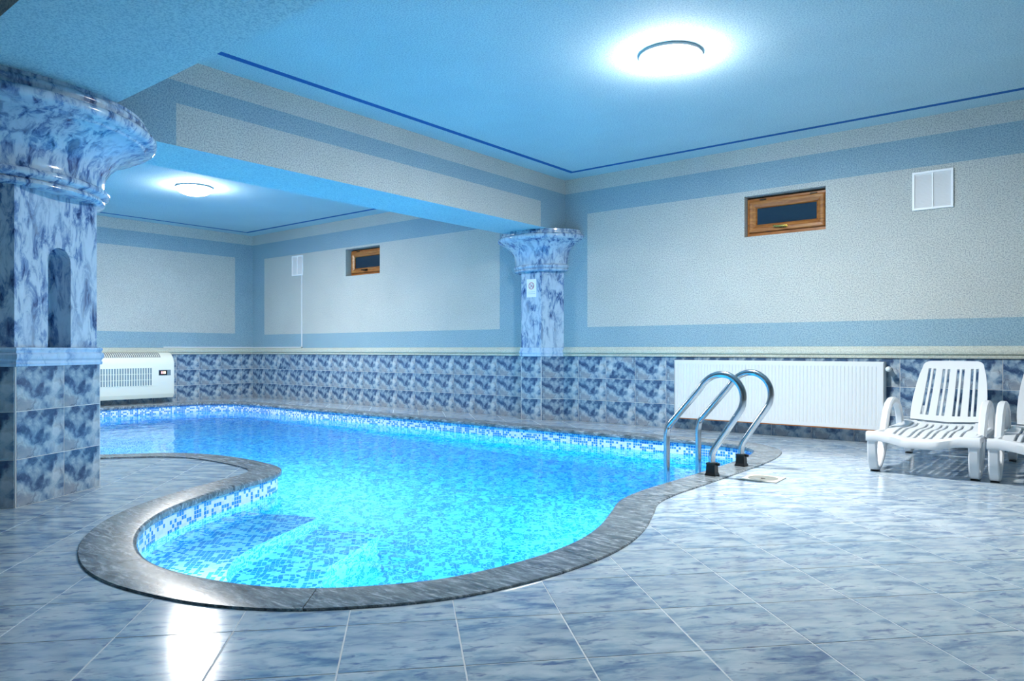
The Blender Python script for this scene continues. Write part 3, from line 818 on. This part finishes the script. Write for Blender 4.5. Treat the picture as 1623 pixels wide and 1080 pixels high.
vent(-1.222, -.918, 2.016, 2.342, 'square white louvred vent high on the wall above the sun loungers')
vent(-10.275, -9.985, 2.035, 2.362, 'square white louvred vent near the far corner, cable duct hanging below it')

# ------------------------------------------------------------------ cable duct
m = MB(); m.box((XL, 5.44, .857), (XL + .014, YB, .875)); m.box((XL, YB - .014, .857), (-10.0, YB, .875)); m.box((-10.018, YB - .014, .857), (-10.0, YB, 2.035))
tag(m.build('cable_duct', M['white_paint'], bevel=.002), 'thin white cable duct running along the moulding and up to the vent', 'cable duct')

# ------------------------------------------------------------------ fan coil unit on the left wall
ac = empty('fan_coil_unit', (XL + .006, 4.55, .085)); tag(ac, 'ivory wall mounted air conditioning unit with grilles and amber display', 'air conditioner')
L0, L1 = -.95, .94; DEP = .25; HH = .70
prof = [(0, .02), (.01, .0), (DEP - .03, 0), (DEP - .004, .055), (DEP, .065), (DEP, HH - .20)] + [(DEP - .19 + .19 * math.cos(q * PI / 2 / 9), HH - .20 + .20 * math.sin(q * PI / 2 / 9)) for q in range(1, 10)] + [(0, HH)]
m = MB(); n = len(prof)
m.add([(x, L0, z) for x, z in prof] + [(x, L1, z) for x, z in prof], [(i, (i + 1) % n, n + (i + 1) % n, n + i) for i in range(n)] + [tuple(range(n)), tuple(range(n, 2 * n))])
body = m.build('casing', M['ac'], ac, 32, .004)
g0, g1 = L0 + .06, .60
m = MB(); m.box((DEP - .004, g0, .195), (DEP + .001, g1, .465)); gb = m.build('front_grille', M['slot'], ac)
m = MB(); nb = 40
for k in range(nb + 1):
    y = g0 + (g1 - g0) * k / nb; m.box((DEP, y - .007, .195), (DEP + .005, y + .007, .465))
for k in range(4):
    z = .195 + .27 * k / 3; m.box((DEP, g0, z - .003), (DEP + .006, g1, z + .003))
tag(m.build('grille_bars', M['ac'], gb), kind='stuff')
m = MB(); arcp = [(DEP - .19 + .192 * math.cos(q * PI / 180), HH - .20 + .202 * math.sin(q * PI / 180)) for q in (38, 46, 54, 62, 70, 78, 86)]
for (xa, za), (xb, zb) in zip(arcp[:-1], arcp[1:]): m.quad((xa, g0, za), (xa, .75, za), (xb, .75, zb), (xb, g0, zb))
gt = m.build('top_grille', M['grout_dark'], ac)
m = MB(); arcq = [(DEP - .19 + .197 * math.cos(q * PI / 180), HH - .20 + .207 * math.sin(q * PI / 180)) for q in (38, 46, 54, 62, 70, 78, 86)]
for k in range(56):
    y = g0 + (.75 - g0) * k / 55
    for (xa, za), (xb, zb) in zip(arcq[:-1], arcq[1:]): m.quad((xa, y - .0055, za), (xa, y + .0055, za), (xb, y + .0055, zb), (xb, y - .0055, zb))
tag(m.build('grille_bars', M['ac'], gt), kind='stuff')
m = MB(); m.box((DEP - .002, .70, .345), (DEP + .003, .885, .43)); dsp = m.build('display', M['slot'], ac)
m = MB(); m.box((DEP + .003, .705, .352), (DEP + .005, .83, .423)); m.build('display_window', M['black'], dsp)
m = MB(); m.box((DEP + .005, .765, .37), (DEP + .007, .805, .41)); m.build('display_digit', M['led'], dsp)
m = MB(); m.box((DEP + .005, .735, .37), (DEP + .007, .757, .41)); m.build('display_light', M['ledred'], dsp)

# ------------------------------------------------------------------ ceiling lamps
def lamp(x, y, label):
    L = empty('ceiling_lamp', (x, y, ZC)); tag(L, label, 'ceiling lamp', 'round ceiling lamps')
    m = MB(); m.lathe([(.0, 0), (.205, 0), (.208, -.004), (.208, -.02), (.2, -.024), (0, -.024)], (0, 0, 0), 48); m.build('rim', M['white_paint'], L, 40)
    m = MB(); pr = [(.2 * math.cos(q * PI / 2 / 12), -.024 - .085 * math.sin(q * PI / 2 / 12)) for q in range(12)] + [(.001, -.109)]
    m.lathe(pr, (0, 0, 0), 48); m.build('glass_dome', M['dome'], L, 60)
    ld = bpy.data.lights.new('lamp_bulb', 'AREA'); ld.shape = 'DISK'; ld.size = .13; ld.energy = BULB_WATT; ld.color = (1.0, .975, .93)
    lo = bpy.data.objects.new('lamp_bulb', ld); COL.objects.link(lo); lo.parent = L; lo.location = (0, 0, -.111)
    ld.cycles.is_caustics_light = True
lamp(-2.22, 4.45, 'round opal glass ceiling lamp, lit, above the ladder end of the pool')
lamp(-8.53, 4.43, 'round opal glass ceiling lamp, lit, in the bay beyond the beam')

# ------------------------------------------------------------------ no smoking sign
sg = empty('no_smoking_sign', (-5.163, 7 - .2265, 1.55)); tag(sg, 'small white no smoking sign stuck on the marble pilaster', 'sign')
m = MB(); m.box((-.07, -.003, -.107), (.07, 0, .107)); m.build('plate', M['paper'], sg)
m = MB(); n = 32; c = (0, .027)
for k in range(n):
    a, b = 2 * PI * k / n, 2 * PI * (k + 1) / n
    m.quad(*[(c[0] + r * math.cos(t), -.0042, c[1] + r * math.sin(t)) for r, t in ((.041, a), (.041, b), (.034, b), (.034, a))])
d = .027
m.quad((-d - .003, -.0044, c[1] + d), (-d + .003, -.0044, c[1] + d + .003), (d + .003, -.0044, c[1] - d), (d - .003, -.0044, c[1] - d - .003))
m.build('ban_ring', M['red'], sg)
m = MB(); m.quad((-.026, -.0040, .004), (-.022, -.0040, .0), (.022, -.0040, .046), (.018, -.0040, .050)); m.quad((.022, -.0040, .012), (.03, -.0040, .012), (.03, -.0040, .034), (.022, -.0040, .034)); m.build('cigarette_mark', M['ink'], sg)
for zz in (-.047, -.068):
    m = MB(); x = -.052
    while x < .05:
        w = random.uniform(.006, .012); m.quad((x, -.0040, zz), (x + w, -.0040, zz), (x + w, -.0040, zz + .006), (x, -.0040, zz + .006)); x += w + .003
    m.build('faint_print', M['faint'], sg)

# ------------------------------------------------------------------ pool ladder
lad = empty('pool_ladder', (-1.94, 4.73, .008)); tag(lad, 'polished steel pool ladder with two looped handrails in black feet', 'ladder')
RP = [(0, .0), (0, .12), (.012, .165), (.05, .225), (.165, .395), (.197, .45), (.208, .505), (.2, .56), (.168, .613), (.115, .65), (.055, .658), (-.005, .64), (-.055, .6), (-.105, .535), (-.29, .325), (-.312, .29), (-.322, .245), (-.322, .15), (-.322, -.35), (-.322, -1.0)]
def smooth_path(P, k=5):
    out = []
    for i in range(len(P) - 1):
        a, b, c, d = P[max(i - 1, 0)], P[i], P[i + 1], P[min(i + 2, len(P) - 1)]
        L_ = math.hypot(c[0] - b[0], c[1] - b[1]); n = max(1, min(k, int(L_ / .015)))
        for q in range(n):
            t = q / n
            lin = L_ > .12
            if lin: out.append((b[0] + (c[0] - b[0]) * t, b[1] + (c[1] - b[1]) * t)); continue
            out.append(tuple(.5 * (2 * b[e] + (c[e] - a[e]) * t + (2 * a[e] - 5 * b[e] + 4 * c[e] - d[e]) * t * t + (3 * b[e] - a[e] - 3 * c[e] + d[e]) * t ** 3) for e in (0, 1)))
    out.append(P[-1]); return out
for y in (-.25, .25):
    m = MB(); m.tube([(x, y, z) for x, z in smooth_path(RP)], .0215, 16); m.build('handrail', M['steel'], lad, 60)
    m = MB(); m.lathe([(.0, 0), (.052, 0), (.052, .006), (.044, .02), (.04, .07), (.043, .074), (.043, .084), (.022, .086)], (0, y, 0), 4, PI / 4, 2 * PI + PI / 4)
    m.box((.03, y - .01, .066), (.052, y + .01, .084))
    m.build('foot_block', M['black'], lad, 0, .003)
for z in (-.42, -.67, -.92):
    m = MB(); m.box((-.36, -.235, z - .012), (-.28, .235, z + .012)); m.build('tread', M['steel'], lad, 0, .004)

# ------------------------------------------------------------------ drain lid in the deck
dr = empty('skimmer_lid', (-1.65, 4.6, 0), math.radians(3)); tag(dr, 'ivory square skimmer cover with round grey lid set in the deck', 'drain cover')
m = MB(); sq = .112; circ = [(.092 * math.cos(2 * PI * k / 36), .092 * math.sin(2 * PI * k / 36)) for k in range(36)]
q4 = [(-sq, -sq), (sq, -sq), (sq, sq), (-sq, sq)]
V, F = cdt([q4, circ], lambda c: not inside(c, circ)); slab(m, V, F, 0, .006); m.build('cover_frame', M['drain'], dr)
m = MB(); m.lathe([(0, .0), (.09, 0), (.09, .004), (.086, .0052), (.02, .0052), (.016, .003), (0, .003)], (0, 0, 0), 36); lid = m.build('round_lid', M['drain_lid'], dr, 30)
m = MB(); m.box((-.012, -.006, .003), (.012, .006, .0058)); m.build('finger_hole', M['dark'], lid)

# ------------------------------------------------------------------ sun loungers
def panel(outline, slots, fn, th, name, parent):
    loops = [outline] + slots
    V, F = cdt(loops, lambda c: inside(c, outline) and not any(inside(c, s) for s in slots))
    m = MB(); slab(m, V, F, -th, 0, fn); return m.build(name, M['plastic'], parent, 0, .003)
def slot(x0, x1, a, b, w=.0085, lean=0):
    return [(x0 - w, a), (x0 + w, a), (x1 + w, b), (x1 - w, b)]
def lounger(loc, label):
    r = empty('sun_lounger', loc); tag(r, label, 'sun lounger', 'white sun loungers by the wall')
    # front rail, sagging in the middle, square ends
    m = MB(); N = 28
    for i in range(N + 1):
        x = -.325 + .65 * i / N; q = abs(x) / .325
        s = 0 if q > .80 else .5 + .5 * math.cos(PI * q / .80)
        s = min(1, s * 1.25) if q < .8 else 0
        top, bot, fr = .274 - .03 * s, .213 - .028 * s, .0 - .03 * s
        for y, z in ((fr + .004, bot), (fr, bot + .01), (fr + .004, top - .012), (fr + .016, top), (.075, top - .0), (.085, top - .02), (.085, bot + .012), (.07, bot)): m.v.append((x, y, z))
    for i in range(N):
        for k in range(8): m.f.append([i * 8 + k, i * 8 + (k + 1) % 8, i * 8 + 8 + (k + 1) % 8, i * 8 + 8 + k]); m.m.append(0)
    m.f += [list(range(8)), [N * 8 + k for k in range(8)]]; m.m += [0, 0]
    m.build('front_rail', M['plastic'], r, 40)
    for s in (-1, 1):
        m = MB(); m.sweep([(.06, .245), (.4, .235), (.9, .235), (1.2, .23), (1.42, .22)], .045, .055, s * .288); m.build('side_rail', M['plastic'], r, 0)
        m = MB(); m.sweep([(.40, .24), (.435, .30), (.48, .37), (.55, .425), (.63, .45), (.72, .452), (.81, .43), (.88, .385), (.93, .32), (.955, .25)], .05, [.06, .055, .05, .045, .042, .04, .04, .04, .045, .05], s * .296); m.build('armrest', M['plastic'], r, 30)
        m = MB(); m.sweep([(.03, .22), (.03, .14), (.045, .075), (.08, .028), (.125, .018), (.18, .03), (.25, .075), (.32, .14), (.37, .225)], .058, [.04, .036, .034, .034, .034, .034, .036, .04, .045], s * .29)
        lg = m.build('leg', M['plastic'], r, 30)
        m = MB(); m.box((s * .29 - .024, .085, 0), (s * .29 + .024, .15, .008)); m.build('foot_pad', M['dark'], lg)
        m = MB(); m.sweep([(1.08, .22), (1.10, .13), (1.15, .05), (1.21, .018), (1.27, .03), (1.33, .1), (1.36, .22)], .05, .034, s * .28)
        lg = m.build('leg', M['plastic'], r, 30)
        m = MB(); m.box((s * .28 - .022, 1.18, 0), (s * .28 + .022, 1.24, .008)); m.build('foot_pad', M['dark'], lg)
        m = MB(); m.tube([(s * .285, 1.02, .262), (s * .19, 1.02, .262)], .02); m.build('hinge', M['plastic'], r, 40)
        m = MB(); m.sweep([(1.40, .232), (1.36, .37)], .03, .025, s * .2); m.build('back_prop', M['plastic'], r)
    # seat
    def fs(x, y, z):
        q = (y - .06) / .92
        dip = -.022 * math.exp(-((q - .12) / .22) ** 2) + .018 * q - .018 * math.exp(-((q - .75) / .2) ** 2)
        return (x, y, .268 + dip - .012 * (1 - (x / .27) ** 2) + z)
    ol = [(-.27, .06), (-.13, .06), (0, .06), (.13, .06), (.27, .06)] + [(.27, .06 + .92 * k / 8) for k in range(1, 9)] + [(0, .98)] + [(-.27, .06 + .92 * (8 - k) / 8) for k in range(0, 8)]
    sl = []
    for x in (-.2, -.162, -.098, -.06, .0 - .005, .033, .093, .131, .19):
        sl.append([(x - .008, .09), (x + .008, .09)] + [(x + .008, .09 + .84 * k / 6) for k in range(1, 7)] + [(x - .008, .09 + .84 * (6 - k) / 6) for k in range(0, 6)])
    panel(ol, sl, fs, .018, 'seat', r)
    for y in (.3, .6, .9):
        m = MB(); m.box((-.27, y - .012, .205), (.27, y + .012, .236)); m.build('cross_bar', M['plastic'], r)
    # backrest
    H_ = .585; ta = math.atan2(.455, .37)
    def fb(x, s, z): 
        cv = -.02 * (1 - (x / .25) ** 2) - .015 * math.sin(PI * s / H_)
        return (x, 1.045 + s * math.cos(ta) - z * math.sin(ta) - cv * math.sin(ta), .292 + s * math.sin(ta) + z * math.cos(ta) + cv * math.cos(ta))
    rt = [(.243, 0), (.248, .06), (.25, .15), (.247, .25), (.238, .36), (.226, .45), (.212, .51)]
    rt += [(.15 + .06 * math.cos(q * PI / 2 / 6), .523 + .06 * math.sin(q * PI / 2 / 6)) for q in range(0, 7)]
    top = [(.07, .588), (0, .59), (-.07, .588)]
    ol = [(0, -.004)] + rt + top + [(-x, s) for x, s in reversed(rt)]
    sl = []
    for xa, xb in ((-.172, -.158), (-.136, -.124), (-.066, -.06), (-.030, -.026), (.040, .038), (.075, .072), (.142, .132), (.178, .166)):
        w = .0085; sl.append([(xa - w, .055), (xa + w, .055)] + [(xa + (xb - xa) * k / 4 + w, .055 + .455 * k / 4) for k in range(1, 5)] + [(xa + (xb - xa) * k / 4 - w, .055 + .455 * k / 4) for k in range(4, 0, -1)])
    panel(ol, sl, fb, .02, 'backrest', r)
    return r
lounger((-.88, 5.29, 0), 'white plastic sun lounger, raised slotted back, standing next to the radiator')
lounger((-.195, 5.29, 0), 'white plastic sun lounger on the side away from the radiator, next to the other one')

# light from the ceiling lamps also reaches the basin through the water surface
wt.cycles.is_caustics_caster = True
for o in pool.children:
    if o.name.split('.')[0] in ('step', 'basin_floor', 'basin_wall'): o.cycles.is_caustics_receiver = True
